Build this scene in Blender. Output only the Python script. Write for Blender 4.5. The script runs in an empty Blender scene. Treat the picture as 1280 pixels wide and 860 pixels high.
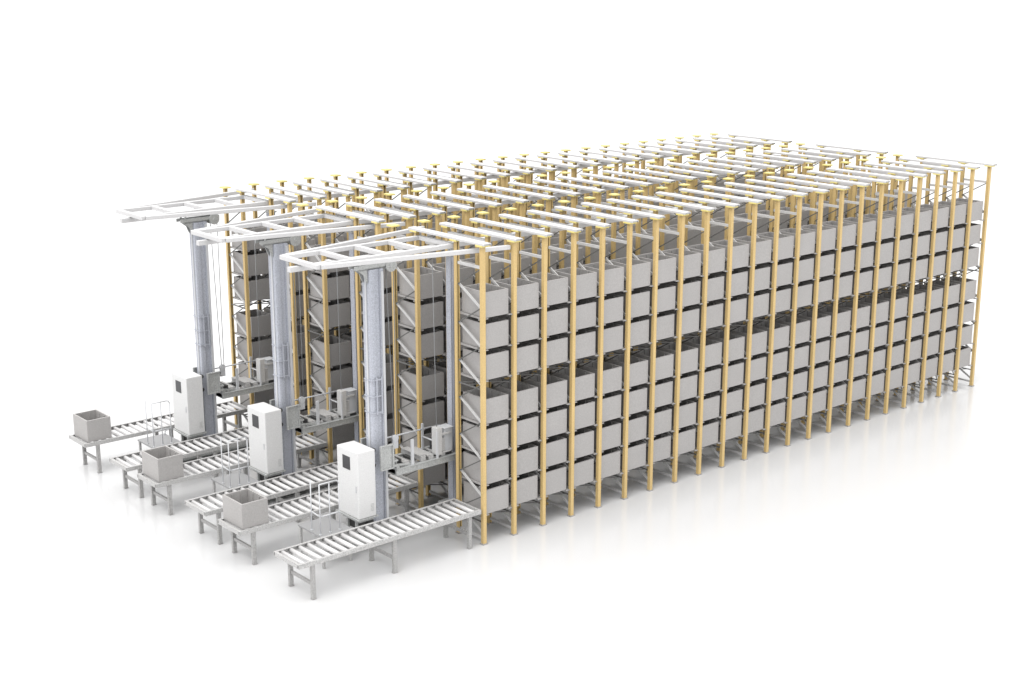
import bpy, bmesh, math, random
from mathutils import Vector, Matrix
random.seed(4)
scene = bpy.context.scene
C = scene.collection

# ------------------------------------------------------------------ camera
cd = bpy.data.cameras.new('camera'); cam = bpy.data.objects.new('camera', cd); C.objects.link(cam)
CX, CY, CZ, YAW, PIT, F = -21.670, -26.579, 14.2558, 0.8660, 0.2567, 1809.26
fw = Vector((math.cos(PIT)*math.cos(YAW), math.cos(PIT)*math.sin(YAW), -math.sin(PIT)))
rt = fw.cross(Vector((0, 0, 1))).normalized(); up = rt.cross(fw)
m = Matrix((rt, up, -fw)).transposed().to_4x4(); m.translation = Vector((CX, CY, CZ))
cam.matrix_world = m
cd.sensor_width = 36; cd.lens = 36*F/1280; cd.clip_end = 3000; cd.clip_start = 0.5
scene.camera = cam

# ------------------------------------------------------------------ world and light (studio white)
DOME_LOW, DOME_TOP = 0.90, 2.05
w = bpy.data.worlds.new('World'); scene.world = w; w.use_nodes = True
wt = w.node_tree; bg = wt.nodes['Background']; bg.inputs[0].default_value = (1, 0.998, 0.993, 1)
tc = wt.nodes.new('ShaderNodeTexCoord'); sx = wt.nodes.new('ShaderNodeSeparateXYZ'); wt.links.new(tc.outputs['Generated'], sx.inputs[0])
mx = wt.nodes.new('ShaderNodeMapRange'); mx.inputs[1].default_value = 0; mx.inputs[2].default_value = 1      # dome brighter overhead, like a studio softbox
mx.inputs[3].default_value = DOME_LOW; mx.inputs[4].default_value = DOME_TOP
wt.links.new(sx.outputs[2], mx.inputs[0]); wt.links.new(mx.outputs[0], bg.inputs[1])
sd = bpy.data.lights.new('key_lamp', 'SUN'); sd.energy = 1.2; sd.angle = math.radians(35); sd.color = (1, 0.99, 0.975)
so = bpy.data.objects.new('key_lamp', sd); C.objects.link(so)
so.rotation_euler = Vector((0.55, 0.12, -1.0)).to_track_quat('-Z', 'Y').to_euler()
scene.view_settings.view_transform = 'Standard'; scene.view_settings.look = 'None'
scene.view_settings.exposure = 0; scene.view_settings.gamma = 1
scene.cycles.max_bounces = 8; scene.cycles.diffuse_bounces = 1

# ------------------------------------------------------------------ materials
def mat(name, col, rough=0.5, metal=0.0, grain=0.0, scale=60.0, spec=0.4, bump=0.0, blotch=0.0):
    m = bpy.data.materials.new(name); m.use_nodes = True
    nt = m.node_tree; b = nt.nodes['Principled BSDF']
    b.inputs['Base Color'].default_value = (*col, 1); b.inputs['Roughness'].default_value = rough
    b.inputs['Metallic'].default_value = metal; b.inputs['Specular IOR Level'].default_value = spec
    if grain or blotch:
        geo = nt.nodes.new('ShaderNodeNewGeometry')
        n = nt.nodes.new('ShaderNodeTexNoise'); n.inputs['Scale'].default_value = scale; n.inputs['Detail'].default_value = 2
        nt.links.new(geo.outputs['Position'], n.inputs['Vector'])
        mr = nt.nodes.new('ShaderNodeMapRange'); mr.inputs[1].default_value = .25; mr.inputs[2].default_value = .75
        mr.inputs[3].default_value = 1-grain; mr.inputs[4].default_value = 1+grain
        nt.links.new(n.outputs[0], mr.inputs[0])
        n2 = nt.nodes.new('ShaderNodeTexNoise'); n2.inputs['Scale'].default_value = 0.9; n2.inputs['Detail'].default_value = 1
        nt.links.new(geo.outputs['Position'], n2.inputs['Vector'])
        mr2 = nt.nodes.new('ShaderNodeMapRange'); mr2.inputs[1].default_value = .3; mr2.inputs[2].default_value = .7
        mr2.inputs[3].default_value = 1-blotch; mr2.inputs[4].default_value = 1+blotch
        nt.links.new(n2.outputs[0], mr2.inputs[0])
        mu = nt.nodes.new('ShaderNodeMath'); mu.operation = 'MULTIPLY'
        nt.links.new(mr.outputs[0], mu.inputs[0]); nt.links.new(mr2.outputs[0], mu.inputs[1])
        vm = nt.nodes.new('ShaderNodeVectorMath'); vm.operation = 'SCALE'; vm.inputs[0].default_value = col
        nt.links.new(mu.outputs[0], vm.inputs['Scale']); nt.links.new(vm.outputs[0], b.inputs['Base Color'])
    return m

M = {
 'floor':   mat('floor_gloss', (0.66, 0.66, 0.665), 0.17, spec=0.38),
 'gold':    mat('ochre_paint', (0.66, 0.48, 0.215), 0.45, grain=.12, scale=45, blotch=.05),
 'cap':     mat('yellow_plate', (0.82, 0.70, 0.25), 0.45, grain=.05),
 'strut':   mat('pale_strut_paint', (0.60, 0.595, 0.59), 0.45, grain=.12, scale=45),
 'thin':    mat('shaded_strut_paint', (0.13, 0.13, 0.125), 0.45, grain=.12, scale=45),  # dark copy of the strut paint: shade of the down-facing thin braces in colour
 'midsteel': mat('grey_brace_steel', (0.17, 0.168, 0.165), 0.45, grain=.12, scale=45),
 'beam':    mat('white_beam_paint', (0.63, 0.625, 0.63), 0.45, grain=.07, scale=45),
 'bin':     mat('grey_bin_plastic', (0.41, 0.397, 0.39), 0.55, grain=.10, scale=36, blotch=.03),
 'foot':    mat('foot_steel', (0.40, 0.38, 0.36), 0.5, grain=.1),
 'mast':    mat('blue_grey_paint', (0.47, 0.49, 0.55), 0.4, grain=.24, scale=40),
 'cabinet': mat('cabinet_paint', (0.74, 0.74, 0.74), 0.45, grain=.06, scale=32),
 'screen':  mat('dark_screen', (0.055, 0.055, 0.06), 0.3, grain=.2),
 'galv':    mat('galvanised_steel', (0.47, 0.48, 0.475), 0.4, grain=.24, scale=32, metal=.15),
 'rail':    mat('light_rail_paint', (0.62, 0.63, 0.65), 0.4, grain=.06),
 'roller':  mat('roller_steel', (0.70, 0.69, 0.69), 0.35, grain=.08, scale=45),
 'conv':    mat('conveyor_paint', (0.48, 0.475, 0.47), 0.45, grain=.28, scale=32),
 'leg':     mat('leg_paint', (0.40, 0.395, 0.39), 0.45, grain=.28, scale=32),
 'deck':    mat('deck_grey', (0.33, 0.33, 0.335), 0.5, grain=.05),
 'dark':    mat('dark_rubber', (0.06, 0.06, 0.06), 0.5, grain=.2),
 'cable':   mat('steel_cable', (0.30, 0.31, 0.32), 0.4, grain=.05),
}

# ------------------------------------------------------------------ helpers
class MB:
    def __init__(s): s.bm = bmesh.new()
    def box(s, x0, x1, y0, y1, z0, z1, mi=0):
        v = [s.bm.verts.new((x, y, z)) for x in (x0, x1) for y in (y0, y1) for z in (z0, z1)]
        for f in ((0,1,3,2),(4,6,7,5),(0,4,5,1),(2,3,7,6),(0,2,6,4),(1,5,7,3)):
            s.bm.faces.new([v[i] for i in f]).material_index = mi
        return s
    def bar(s, a, b, w, h, mi=0):
        a, b = Vector(a), Vector(b); d = (b-a).normalized()
        ref = Vector((0, 0, 1)) if abs(d.z) < .95 else Vector((1, 0, 0))
        r = d.cross(ref).normalized()*w/2; u = r.cross(d).normalized()*h/2
        v = [s.bm.verts.new(p+q) for p in (a, b) for q in (r+u, -r+u, -r-u, r-u)]
        for f in ((0,1,2,3),(7,6,5,4),(0,4,5,1),(1,5,6,2),(2,6,7,3),(3,7,4,0)):
            s.bm.faces.new([v[i] for i in f]).material_index = mi
        return s
    def cyl(s, a, b, r, n=12, mi=0, smooth=True):
        a, b = Vector(a), Vector(b); d = (b-a).normalized()
        ref = Vector((0, 0, 1)) if abs(d.z) < .95 else Vector((1, 0, 0))
        p = d.cross(ref).normalized(); q = d.cross(p)
        rings = [[s.bm.verts.new(c+(p*math.cos(2*math.pi*i/n)+q*math.sin(2*math.pi*i/n))*r) for i in range(n)] for c in (a, b)]
        for i in range(n):
            f = s.bm.faces.new((rings[0][i], rings[0][(i+1)%n], rings[1][(i+1)%n], rings[1][i])); f.smooth = smooth; f.material_index = mi
        s.bm.faces.new(rings[0][::-1]).material_index = mi; s.bm.faces.new(rings[1]).material_index = mi
        return s
    def tube(s, pts, r, n=8):
        for i in range(len(pts)-1): s.cyl(pts[i], pts[i+1], r, n)
        return s
    def prism(s, poly, z0, z1, mi=0, axis='z'):
        mp = {'z': lambda p, t: (p[0], p[1], t), 'y': lambda p, t: (p[0], t, p[1]), 'x': lambda p, t: (t, p[0], p[1])}[axis]
        lo = [s.bm.verts.new(mp(p, z0)) for p in poly]; hi = [s.bm.verts.new(mp(p, z1)) for p in poly]
        n = len(poly)
        for i in range(n): s.bm.faces.new((lo[i], lo[(i+1)%n], hi[(i+1)%n], hi[i])).material_index = mi
        s.bm.faces.new(lo[::-1]).material_index = mi; s.bm.faces.new(hi).material_index = mi
        return s
    def mesh(s, name, *mats):
        bmesh.ops.recalc_face_normals(s.bm, faces=s.bm.faces)
        me = bpy.data.meshes.new(name); s.bm.to_mesh(me); s.bm.free()
        for q in mats: me.materials.append(q)
        return me
def obj(name, me, parent=None, loc=(0, 0, 0), bevel=0):
    o = bpy.data.objects.new(name, me); C.objects.link(o); o.location = loc
    if parent is not None: o.parent = parent
    if bevel:
        b = o.modifiers.new('bevel', 'BEVEL'); b.width = bevel; b.segments = 2; b.limit_method = 'ANGLE'
    return o
def tag(o, label=None, cat=None, group=None, kind=None):
    for k, v in (('label', label), ('category', cat), ('group', group), ('kind', kind)):
        if v: o[k] = v
    return o
def thing(name, loc, label, cat, group=None):
    return tag(obj(name, None, None, loc), label, cat, group)
def copy_tree(o, parent=None):
    c = o.copy(); C.objects.link(c)
    if parent is not None: c.parent = parent
    for ch in list(KIDS.get(o.name, [])):
        KIDS.setdefault(c.name, []).append(copy_tree(ch, c))
    return c
KIDS = {}
def kid(name, me, parent, loc=(0, 0, 0), bevel=0):
    o = obj(name, me, parent, loc, bevel); KIDS.setdefault(parent.name, []).append(o); return o
ORD = ['first','second','third','fourth','fifth','sixth','seventh','eighth','ninth','tenth','eleventh','twelfth','thirteenth',
       'fourteenth','fifteenth','sixteenth','seventeenth','eighteenth','nineteenth','twentieth','twenty-first','twenty-second','twenty-third']

# ------------------------------------------------------------------ layout (metres)
D = 1.0076; H = 7.718; NB = 22
Y0 = [0, 2.646, 4.341, 6.986, 8.681, 11.327]          # near posts of the six rack rows, right to left
AISLE = [1.827, 6.167, 10.508]
LEV = [0.775, 1.565, 2.375, 3.160, 4.300, 5.090, 5.885]
ROW = ['right-hand outer rack', 'second rack from right', 'third rack from right',
       'third rack from left', 'second rack from left', 'left-hand outer rack']
AIS = ['right-hand', 'middle', 'left-hand']

# ------------------------------------------------------------------ floor
fm = MB(); 
fv = [fm.bm.verts.new(p) for p in ((-900,-900,0),(900,-900,0),(900,1500,0),(-900,1500,0))]; fm.bm.faces.new(fv)
tag(obj('floor', fm.mesh('floor', M['floor'])), kind='structure')

# ------------------------------------------------------------------ storage racks
def post_mesh(sgn):
    # open C section with lips, the opening turned to the inside of the rack
    a, b, t = .052, .050, .016
    prof = [(-a,-b),(a,-b),(a,b),(a-.035,b),(a-.035,b-t),(a-t,b-t),(a-t,-b+t),(-a+t,-b+t),(-a+t,b-t),(-a+.035,b-t),(-a+.035,b),(-a,b)]
    prof = [(x, y*sgn) for x, y in prof]
    q = MB().prism(prof, .03, H-.035)
    q.box(-.08, .08, -.075, .075, 0.004, .03, 1)
    return q.mesh('post', M['gold'], M['foot'])
pm_near, pm_far = post_mesh(1), post_mesh(-1)
cap_me = MB().box(-.12, .12, -.13, .13, H-.035, H+.005).mesh('post_cap', M['cap'])
def lattice():
    q = MB()
    q.bar((0, .066, 7.15), (0, D-.066, 7.15), .05, .07)
    z = 7.10; near = True; k = 0
    while z-.487 > .15:
        z2 = z-.487
        ya, yb = (.075, D-.075) if near else (D-.075, .075)
        x = -.018 if near else .018
        if near: q.bar((x, ya, z), (x, yb, z2), .02, .028, 1)
        else: q.bar((x, ya, z), (x, yb, z2), .03, .062)
        z = z2; near = not near
    q.bar((0, .066, .16), (0, D-.066, .16), .05, .06)
    return q.mesh('upright_frame', M['strut'], M['thin'])
lat_me = lattice()
def bracket(sides):
    # pair of ledges under the bins joined by a tie plate behind the near post
    q = MB()
    for s in sides:
        q.prism([(s*.062,-.05),(s*.062,-.008),(s*.175,-.008),(s*.175,-.03),(s*.072,-.03),(s*.072,-.05)], -.005, D+.005, axis='y')
    q.box(-.064 if -1 in sides else -.055, .064 if 1 in sides else .055, .07, .11, -.048, -.02)
    return q.mesh('shelf_bracket', M['bin'])
br_mid, br_first, br_last = bracket((-1, 1)), bracket((1,)), bracket((-1,))
def bracket_stuff():
    q = MB()
    for k in range(14, NB+1):
        for z in LEV:
            for s in ((-1, 1) if k < NB else (-1,)):
                q.prism([(k+s*.062,z-.05),(k+s*.062,z-.008),(k+s*.175,z-.008),(k+s*.175,z-.03),(k+s*.072,z-.03),(k+s*.072,z-.05)], -.005, D+.005, axis='y')
    return q.mesh('shelf_brackets', M['bin'])
rack_lab = ['tall ochre steel storage rack along the right-hand outside, its long side in full view',
            'tall ochre rack left of the right-hand crane aisle, bordering its far side',
            'tall ochre rack right of the middle crane aisle, behind the mast of the nearest crane',
            'tall ochre rack bordering the middle crane aisle on its left',
            'tall ochre rack bordering the left-hand crane aisle on its right',
            'tall ochre rack along the left-hand outside, farthest from the viewer']
def build_rack():
    r = thing('storage_rack', (0, 0, 0), 'x', 'storage rack', 'ochre storage racks in six rows')
    for k in range(NB+1):
        f = kid('upright_frame', lat_me, r, (k, 0, 0))
        kid('post', pm_near, f); kid('post', pm_far, f, (0, D, 0))
        kid('post_cap', cap_me, f); kid('post_cap', cap_me, f, (0, D, 0))
        if k < 14:
            for z in LEV: kid('shelf_bracket', br_first if k == 0 else br_mid, f, (0, 0, z))
    sb = kid('shelf_brackets', bracket_stuff(), r); sb['kind'] = 'stuff'
    for z in (4.10, .60):
        q = MB()
        q.bar((-.02, D/2, z), (NB+.02, D/2, z), .03, .03)
        for k in range(NB):
            q.bar((k+.03, .13, z+.001), (k+.97, D-.13, z+.001), .022, .022).bar((k+.03, D-.13, z-.003), (k+.97, .13, z-.003), .022, .022)
        for k in range(NB+1): q.bar((k, .05, z-.022), (k, D-.05, z-.022), .03, .03)
        kid('plan_bracing', q.mesh('plan_bracing', M['midsteel']), r)
    return r
rack = build_rack()
for i, y in enumerate(Y0):
    r = rack if i == 0 else copy_tree(rack)
    r.location = (0, y, 0); r['label'] = rack_lab[i]

# ------------------------------------------------------------------ storage bins
BW, BD, BH = .725, .93, .635
def bin_bm(q, ox=0, oy=0, oz=0):
    t = .045; x0, x1, y0, y1 = ox, ox+BW, oy, oy+BD; z1 = oz+BH
    q.box(x0, x1, y0, y0+t, oz, z1); q.box(x0, x1, y1-t, y1, oz, z1)
    q.box(x0, x0+t, y0+t, y1-t, oz, z1); q.box(x1-t, x1, y0+t, y1-t, oz, z1)
    q.box(x0+t, x1-t, y0+t, y1-t, oz+.01, oz+.045)
    for f in (1/3, 2/3):
        xr = x0+BW*f; yr = y0+BD*f
        for (a, b, c, d) in ((xr-.014, xr+.014, y0+t, y0+t+.022), (xr-.014, xr+.014, y1-t-.022, y1-t),
                             (x0+t, x0+t+.022, yr-.014, yr+.014), (x1-t-.022, x1-t, yr-.014, yr+.014)):
            q.box(a, b, c, d, oz+.045, z1-.03)
    return q
def bin_mesh():
    return bin_bm(MB()).mesh('storage_bin', M['bin'])
bin_me = bin_mesh()
VIS = [0,1,2,3,4,5,6,7,8,9,10,11,12,13,14,15,16,17,18,19,20,21,22,23,24,25,26,27,28,29,30,31,32,33,34,35,36,37,38,39,40,41,42,43,44,45,46,47,48,49,50,51,52,53,54,55,56,57,58,59,60,61,62,63,64,65,66,67,68,69,70,71,72,73,74,75,76,77,78,79,80,81,82,83,84,85,86,87,88,89,90,91,92,93,94,95,96,97,98,99,100,101,102,103,104,105,106,107,108,109,110,111,112,113,114,115,116,117,118,119,120,121,122,123,124,125,126,127,128,129,130,131,132,133,134,135,136,137,138,139,140,141,142,143,144,145,146,147,148,149,150,151,152,153,154,155,156,157,158,159,160,161,162,163,164,165,166,167,171,174,178,181,185,188,192,195,199,202,206,209,213,216,220,223,227,230,234,237,241,244,248,251,255,258,262,265,269,272,279,286,293,300,307,309,310,311,312,313,314,318,321,328,335,342,349,356,363,370,377,384,391,398,405,412,419,426,462,463,464,465,466,467,468,471,472,473,474,475,489,496,517,524,531,538,559,566,573,580,587,594,601,608,616,617,618,619,620,621,622,626,629,636,643,657,664,671,685,692,699,706,713,720,734,741,748,755,762,769,770,771,772,773,774,775,776,780,783,797,804,811,818,825,867,874,881,916,923]  #VISLIST
allb = [(i, k, l) for i in range(6) for k in range(NB) for l in range(7)]
if VIS is None:
    single = set(b for b in allb if b[0] == 0 or b[1] == 0)
else:
    single = set((v // 154, (v % 154)//7, v % 7) for v in VIS)
LV = ['bottom level', 'second level up', 'third level up', 'fourth level up', 'third level from top', 'second level from top', 'top level']
rest = MB()
for (i, k, l) in allb:
    px, py, pz = k+.125, Y0[i]+.04, LEV[l]
    if (i, k, l) in single:
        jx, jy = random.uniform(-.008, .008), random.uniform(-.01, .006)
        o = obj('storage_bin', bin_me, None, (px+jx, py+jy, pz))
        bay = 'bay %s from the front' % ORD[k] if 0 else ORD[k]+' bay back'
        tag(o, 'grey bin, %s, %s, %s' % (LV[l], bay, ROW[i]), 'storage bin', 'grey bins stored in the racks')
    else:
        bin_bm(rest, px, py, pz)
tag(obj('storage_bins', rest.mesh('storage_bins', M['bin'])), 'remaining grey bins deep inside the six racks, mostly hidden', 'storage bins', 'grey bins stored in the racks', 'stuff')

# ------------------------------------------------------------------ roof beams across the aisles
z = H+.005
beam_me = MB().prism([(-.115,z),(-.115,z+.05),(-.10,z+.06),(.10,z+.06),(.115,z+.05),(.115,z),(.10,z),(.10,z+.04),(-.10,z+.04),(-.10,z)], -.20, 2.846, axis='y').box(-.1,.1,-.16,-.14,z,z+.041).box(-.1,.1,2.786,2.806,z,z+.041).mesh('aisle_beam', M['beam'])
tie_me = MB().box(-.05, .05, D+.062, 2.646-.062, 7.48, 7.58).box(-.04, .04, 1.76, 1.894, 7.462, 7.479).mesh('tie_bar', M['beam'])
for a in range(3):
    for k in range(NB+1):
        o = obj('top_crossbar', beam_me, None, (k, Y0[2*a], 0))
        tag(o, 'white crossbar on the post tops across the %s aisle, %s from the front' % (AIS[a], ORD[k]), 'crossbar', 'white crossbars over the aisles')
        if k: kid('tie_bar', tie_me, o)

# ------------------------------------------------------------------ top frames, guide rails, floor rails
def frame_me():
    q = MB(); zt = 7.60; h = .11; z = zt-h/2; c = 0; w = .11
    hw = .70
    q.bar((-4.0, -.80, z), (-4.0, .80, z), .12, h)                     # front bar
    for s in (-1, 1):
        q.bar((-3.94, s*hw, z), (.06, s*hw, z), w, h)                  # ladder tubes
        q.bar((-3.94, s*.80, z-.002), (.92, s*(1.827-.07), z-.002), w, h-.004)   # diverging tubes out to the racks
    for x in (-2.98, -1.97, -.97, -.0):
        q.bar((x, -hw+.05, z+.003), (x, hw-.05, z+.003), .12, h)
    q.bar((0, -.757, z+.001), (0, -.64, z+.001), .10, h-.01).bar((0, .757, z+.001), (0, .64, z+.001), .10, h-.01)
    for x in (-3.2, -1.95, .4):
        q.box(x-.06, x+.06, -.09, .09, 7.46, zt-h)                     # hangers down to the guide rail
    return q
fme = frame_me().mesh('overhead_frame', M['beam'])
gr = MB().box(-4.3, NB+.3, -.07, .07, 7.34, 7.46).mesh('guide_rail', M['beam'])
fr_ = MB().box(-3.1, NB+.3, -.07, .07, .004, .03).box(-3.1, NB+.3, -.02, .02, .03, .11).box(-3.1, NB+.3, -.04, .04, .11, .15).mesh('floor_rail', M['galv'])
for a, c in enumerate(AISLE):
    tag(obj('overhead_frame', fme, None, (0, c, 0), bevel=.012), 'white ladder-like steel frame jutting out above the %s crane' % AIS[a], 'overhead frame', 'white frames jutting out above the cranes')
    tag(obj('guide_rail', gr, None, (0, c, 0)), 'long white overhead rail running down the %s aisle under its beams' % AIS[a], 'guide rail', 'overhead rails of the cranes')
    tag(obj('floor_rail', fr_, None, (0, c, 0)), 'steel rail on the floor of the %s aisle beneath its crane' % AIS[a], 'floor rail', 'floor rails of the cranes')

# ------------------------------------------------------------------ stacker cranes (local origin: aisle centre)
def build_crane():
    r = thing('stacker_crane', (0, 0, 0), 'x', 'stacker crane', 'blue-grey stacker cranes at the aisle mouths')
    # chassis
    q = MB()
    for s in (-1, 1): q.box(-2.95, 1.0, s*.20-.03, s*.20+.03, .16, .48)
    for x in (-2.9, -1.4, -.3, .9): q.box(x-.05, x+.05, -.168, .168, .2, .45)
    q.box(-2.5, -1.45, -.26, .26, .482, .56); q.box(.1, .8, -.2, .2, .482, .56)
    ch = kid('chassis', q.mesh('chassis', M['galv']), r, bevel=.008)
    wm = MB().cyl((0, -.05, 0), (0, .05, 0), .15, 20).mesh('wheel', M['dark'])
    for x in (-2.6, .65): kid('wheel', wm, ch, (x, 0, .302))
    # front mast: box column with raised edges on its long sides
    X0, X1, hy = -2.16, -1.76, .15
    prof = [(X0,-hy),(X0+.05,-hy-.012),(X0+.14,-hy-.012),(X0+.14,-hy+.03),(X1-.10,-hy+.03),(X1-.10,-hy-.02),(X1,-hy-.02),
            (X1,hy+.02),(X1-.10,hy+.02),(X1-.10,hy-.03),(X0+.14,hy-.03),(X0+.14,hy+.012),(X0+.05,hy+.012),(X0,hy)]
    q = MB().prism(prof, .605, 7.12)
    fm_ = kid('front_mast', q.mesh('front_mast', M['mast']), r)
    q = MB()                                                            # bracket with rungs around the mast
    for z in (3.50, 3.92, 4.34):
        q.box(X0-.03, X0-.004, -hy-.05, hy, z, z+.03); q.box(X0-.004, X1-.12, -hy-.05, -hy-.03, z, z+.03)
    for x in (X0+.10, X1-.15): q.box(x, x+.035, -hy-.055, -hy-.03, 3.46, 4.42)
    kid('guide_strip', MB().box(X1-.075, X1-.01, -hy-.045, -hy-.021, .65, 7.05).mesh('guide_strip', M['rail']), fm_)
    kid('guide_strip', MB().box(X0-.022, X0-.002, -.03, .03, .65, 7.05).mesh('guide_strip', M['rail']), fm_)
    kid('climbing_rungs', q.mesh('climbing_rungs', M['mast']), fm_)
    q = MB().box(X0-.06, X1+.06, -.21, .21, .562, .60)
    for s in (-1, 1):
        q.prism([(X0-.22,.60),(X0-.001,.60),(X0-.001,.95)], s*.12-.012, s*.12+.012, axis='y')
    kid('mast_foot', q.mesh('mast_foot', M['mast']), fm_)
    # rear mast
    q = MB().box(.36, .56, -.10, .10, .56, 7.12).box(.40, .52, -.125, -.102, .6, 7.1)
    rm_ = kid('rear_mast', q.mesh('rear_mast', M['mast']), r, bevel=.01)
    kid('mast_cap', MB().box(.32, .60, -.11, .11, 7.122, 7.16).box(.40, .52, -.05, .05, 7.16, 7.34).mesh('mast_cap', M['galv']), rm_)
    # head beam with gussets, sheaves and guide rollers
    q = MB().box(X0-.30, X1+.46, -.09, .09, 7.125, 7.16).box(X1+.42, X1+.46, -.09, .09, 7.16, 7.25)
    for s in (-1, 1):
        q.prism([(X0-.40,7.162),(X0-.40,7.25),(X1+.22,7.25),(X1+.22,7.162)], s*.12-.015, s*.12+.015, axis='y')
        q.prism([(X0-.28,7.123),(X0-.012,7.123),(X0-.012,6.78),(X0-.07,6.86),(X0-.12,7.0)], s*.09-.012, s*.09+.012, axis='y')
    hd = kid('head_beam', q.mesh('head_beam', M['galv']), r)
    sh = MB().cyl((0, -.02, 0), (0, .02, 0), .16, 24).cyl((0, -.04, 0), (0, .04, 0), .05, 12).mesh('sheave', M['galv'])
    for y in (-.125, .125): kid('sheave', sh, hd, (X1+.26, y*1.15, 7.16))
    gw = MB().cyl((0, 0, -.04), (0, 0, .04), .06, 16).mesh('guide_roller', M['dark'])
    for x in (X0-.25, X1+.2):
        for s in (-1, 1): kid('guide_roller', gw, hd, (x, s*.135, 7.38))
    q = MB()
    for x in (X0-.25, X1+.2):
        for s in (-1, 1): q.box(x-.02, x+.02, s*.135-.02, s*.135+.02, 7.251, 7.339)
    kid('roller_pin', q.mesh('roller_pin', M['galv']), hd)
    # control cabinet
    q = MB().box(-2.85, -2.33, -.455, .455, .97, 2.70)
    cb = kid('control_cabinet', q.mesh('control_cabinet', M['cabinet']), r, bevel=.018)
    q = MB().box(-2.858, -2.847, -.12, .20, 2.18, 2.52)
    kid('screen', q.mesh('screen', M['screen']), cb)
    q = MB().box(-2.87, -2.848, -.375, -.35, 1.66, 1.82)
    kid('door_handle', q.mesh('door_handle', M['rail']), cb)
    q = MB()
    for j in range(6): q.box(-2.50, -2.40, -.459, -.452, 1.12+j*.035, 1.13+j*.035)
    kid('vent', q.mesh('vent', M['galv']), cb)
    q = MB().box(-2.90, -2.28, -.47, .47, .93, .966).box(-2.80, -2.35, -.36, .36, .84, .93)
    q.bar((-2.75, -.19, .48), (-2.75, -.19, .84), .06, .06).bar((-2.75, .19, .48), (-2.75, .19, .84), .06, .06)
    q.bar((-2.4, -.19, .48), (-2.4, -.19, .84), .06, .06).bar((-2.4, .19, .48), (-2.4, .19, .84), .06, .06)
    kid('cabinet_tray', q.mesh('cabinet_tray', M['galv']), r)
    q = MB().box(-2.70, -2.30, -.30, .30, .58, .80).cyl((-2.5, -.38, .68), (-2.5, -.30, .68), .09, 16)
    kid('travel_motor', q.mesh('travel_motor', M['dark']), r, bevel=.02)
    # lifting carriage
    cr = MB()
    for s in (-1, 1):
        y = s*.44
        cr.box(-1.70, .30, y-.03, y+.03, 1.86, 2.01).box(-1.70, .30, y-.05, y+.05, 2.012, 2.03)
    for x in (-1.65, -1.05, -.35, .27): cr.box(x-.04, x+.04, -.405, .405, 1.88, 1.99)
    cg = kid('lifting_carriage', cr.mesh('lifting_carriage', M['galv']), r)
    q = MB().box(-2.14, -1.82, -.46, -.445, 2.12, 2.70)                 # recessed plate beside the front mast
    q.box(-1.69, -1.60, -.46, .46, 1.86, 2.12).box(-1.69, -1.655, -.43, .43, 2.12, 2.30)
    q.box(-2.14, -1.82, .36, .375, 2.12, 2.70).cyl((-2.10, -.475, 2.28), (-2.10, -.46, 2.28), .06, 16)
    q.bar((-1.68, -.40, 2.13), (-1.20, -.40, 2.04), .03, .05).bar((-1.67, .41, 2.13), (-1.20, .41, 2.04), .03, .05)
    mg = kid('mast_guide', q.mesh('mast_guide', M['galv']), cg)
    for y in (-.50, .34):
        q = MB().box(-2.18, -2.14, y, y+.06, 2.09, 2.73).box(-1.82, -1.78, y, y+.06, 2.09, 2.73)
        q.box(-2.14, -1.82, y, y+.06, 2.70, 2.73).box(-2.14, -1.82, y, y+.06, 2.09, 2.12).box(-1.78, -1.655, y+.01, y+.05, 2.12, 2.17).box(-1.78, -1.655, y+.01, y+.05, 2.25, 2.29)
        kid('flange', q.mesh('flange', M['galv']), mg)
    rl = MB().cyl((0, -.03, 0), (0, .03, 0), .06, 14).mesh('guide_roller', M['dark'])
    for z in (2.2, 2.6):
        for x in (-2.24, -1.68): kid('guide_roller', rl, mg, (x, -.24, z))
    q = MB().box(-.40, -.24, -.46, -.22, 2.10, 2.82).box(-.24, .06, -.44, -.41, 2.60, 2.66).box(-.24, -.10, -.40, -.34, 2.032, 2.5)
    q.box(-.24, .06, -.44, -.41, 2.12, 2.16)
    kid('drive_box', q.mesh('drive_box', M['strut']), cg, bevel=.008)
    q = MB().box(-.12, .14, -.40, -.12, 2.12, 2.74).box(-.14, .16, -.42, -.10, 2.741, 2.765)
    kid('drive_box', q.mesh('drive_box', M['rail']), cg, bevel=.010)
    q = MB().box(-.10, .12, -.38, -.14, 2.032, 2.118).cyl((.0, -.02, 2.2), (.0, .22, 2.2), .10, 18).box(-.08, .08, .22, .30, 2.032, 2.32)
    kid('lift_motor', q.mesh('lift_motor', M['dark']), cg)
    q = MB()
    for y in (-.20, .20): q.box(-1.60, .26, y-.02, y+.02, 1.93, 1.985)
    for x in (-1.45, -.70, -.12): q.box(x-.02, x+.02, -.40, .40, 1.991, 2.025)
    q.bar((-1.58, -.38, 2.01), (-.75, .38, 2.01), .02, .02)
    kid('deck_grid', q.mesh('deck_grid', M['strut']), cg)
    q = MB()
    q.cyl((-1.5, .44, 2.55), (.35, .44, 2.55), .022, 8)
    for x in (-1.5, -.2): q.box(x-.03, x+.03, .42, .46, 2.03, 2.70)
    q.box(-1.22, -1.14, -.46, -.42, 2.03, 2.70).box(-.42, -.37, -.47, -.43, 2.03, 2.74)
    q.cyl((-.2, .42, 2.35), (-.2, -.30, 2.35), .022, 8)
    kid('handrail', q.mesh('handrail', M['rail']), cg)
    for x, hgt in ((-1.32, 2.10), (-.80, 2.16), (-.55, 2.10)):
        q = MB().box(x-.07, x+.07, -.40, .46, 2.032, hgt).box(x-.10, x+.10, -.36, .42, hgt+.002, hgt+.03)
        kid('fork', q.mesh('fork', M['conv']), cg)
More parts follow.
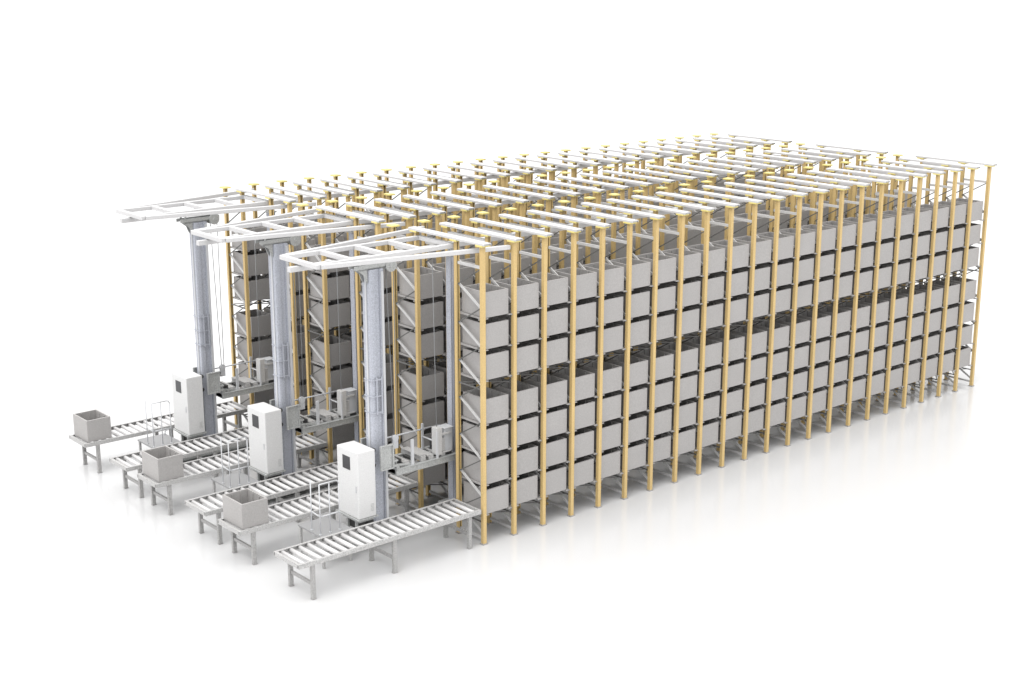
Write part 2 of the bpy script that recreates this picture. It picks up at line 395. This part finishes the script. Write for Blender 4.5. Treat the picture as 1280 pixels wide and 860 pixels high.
    q = MB().box(-1.02, -.92, -.2, .2, 2.032, 2.09).box(-1.48, -1.42, -.3, .3, 2.032, 2.20)
    kid('fork_motor', q.mesh('fork_motor', M['dark']), cg)
    q = MB()
    q.cyl((X1+.20, 0, 7.05), (X1+.26, -.12, 2.76), .010, 6).cyl((X1+.42, 0, 7.05), (X1+.34, -.12, 2.76), .010, 6)
    q.cyl((-.13, 0, 7.02), (-.30, -.3, 2.80), .010, 6)
    kid('hoist_cable', q.mesh('hoist_cable', M['cable']), r)
    q = MB().cyl((X1+.28, -.16, 2.72), (X1+.28, -.08, 2.72), .09, 16).box(X1+.2, X1+.36, -.15, -.09, 2.45, 2.7)
    kid('pulley', q.mesh('pulley', M['rail']), cg)
    return r
crane = build_crane()
cl = ['blue-grey stacker crane with white cabinet, nearest, at the right-hand aisle',
      'blue-grey stacker crane with white cabinet at the middle aisle',
      'blue-grey stacker crane with white cabinet at the left-hand aisle, farthest from the viewer']
for a, c in enumerate(AISLE):
    o = crane if a == 0 else copy_tree(crane)
    o.location = (0, c, 0); o['label'] = cl[a]

# ------------------------------------------------------------------ service platforms
def build_platform():
    r = thing('service_platform', (0, 0, 0), 'x', 'platform', 'small railed platforms before the crane cabinets')
    kid('deck', MB().box(-4.0, -3.12, -.55, .55, .80, .85).mesh('deck', M['deck']), r, bevel=.006)
    lm = MB().box(-.03, .03, -.03, .03, 0.004, .80).mesh('leg', M['conv'])
    for x in (-3.95, -3.17):
        for y in (-.5, .5): kid('leg', lm, r, (x, y, 0))
    q = MB(); R = .016; yb = -.42; zt = 2.15
    P1, P2, P3, P4 = (-3.94, .0), (-3.96, yb), (-3.68, yb), (-3.40, yb)
    for p in (P1, P2, P3): q.cyl((*p, .85), (*p, zt), R, 8)
    q.tube([(*P4, .85), (*P4, zt-.09), (P4[0]-.03, yb, zt-.02), (P4[0]-.09, yb, zt), (P2[0], yb, zt)], R)
    q.tube([(*P1, 1.34), (P1[0]-.01, -.36, 1.32), (-3.90, yb, 1.32), (*P4, 1.32)], R)
    q.tube([(-3.40, yb, 1.32), (-3.16, .46, 1.32-.38), (-3.16, .46, .85)], R)
    for p in (P1, P2, P3, P4): q.cyl((*p, .851), (*p, .875), .035, 8)
    kid('railing', q.mesh('railing', M['rail']), r)
    return r
pf = build_platform()
pl = ['grey service platform with thin railing in front of the nearest crane cabinet',
      'grey service platform with thin railing in front of the middle crane cabinet',
      'grey service platform with thin railing in front of the farthest crane cabinet']
for a, c in enumerate(AISLE):
    o = pf if a == 0 else copy_tree(pf)
    o.location = (0, c, 0); o['label'] = pl[a]

# ------------------------------------------------------------------ roller conveyors
def build_conveyor():
    r = thing('roller_conveyor', (0, 0, 0), 'x', 'roller conveyor', 'roller conveyors in front of the racks')
    X0, X1, ya, yb, zt = -5.50, -.12, -.05, 1.04, .97
    q = MB()
    q.prism([(ya,zt-.11),(ya,zt),(ya+.06,zt),(ya+.06,zt-.015),(ya+.015,zt-.015),(ya+.015,zt-.095),(ya+.06,zt-.095),(ya+.06,zt-.11)], X0, X1, axis='x')
    q.prism([(yb,zt-.11),(yb-.06,zt-.11),(yb-.06,zt-.095),(yb-.015,zt-.095),(yb-.015,zt-.015),(yb-.06,zt-.015),(yb-.06,zt),(yb,zt)], X0, X1, axis='x')
    q.box(X0, X0+.07, ya+.061, yb-.061, zt-.108, zt-.002); q.box(X1-.05, X1, ya+.061, yb-.061, zt-.108, zt-.002)
    kid('frame', q.mesh('frame', M['conv']), r)
    rm = MB().cyl((0, ya+.016, 0), (0, yb-.016, 0), .052, 16).mesh('roller', M['roller'])
    n = 22
    for j in range(n):
        kid('roller', rm, r, (X0+.20+(X1-X0-.36)*j/(n-1), 0, zt-.064))
    lm = MB().box(-.05, .05, -.04, .04, .015, zt-.112).box(-.058, .058, -.048, .048, .004, .015).mesh('leg', M['leg'])
    sm = MB().box(-.025, .025, ya+.102, yb-.102, .34, .42).mesh('cross_bar', M['leg'])
    for x in (-5.10, -2.78, -.46):
        kid('leg', lm, r, (x, ya+.06, 0)); kid('leg', lm, r, (x, yb-.06, 0)); kid('cross_bar', sm, r, (x, 0, 0))
    return r
cv = build_conveyor()
cvl = ['empty roller conveyor in the right foreground, in front of the right-hand outer rack',
       'roller conveyor carrying the nearest of the three loose bins',
       'empty roller conveyor just behind the conveyor that carries the nearest loose bin',
       'roller conveyor carrying the middle one of the three loose bins',
       'empty roller conveyor just behind the conveyor that carries the middle loose bin',
       'roller conveyor at the far left carrying the farthest loose bin']
for i, y in enumerate(Y0):
    o = cv if i == 0 else copy_tree(cv)
    o.location = (0, y, 0); o['label'] = cvl[i]
for i, lab in ((1, 'grey open bin on the front end of the conveyor nearest of the three loose bins'),
               (3, 'grey open bin on a conveyor, middle one of the three loose bins'),
               (5, 'grey open bin on the far left conveyor, farthest of the three loose bins')):
    tag(obj('storage_bin', bin_me, None, (-5.37, Y0[i]+.03, .976)), lab, 'storage bin', 'loose bins on the conveyor ends')
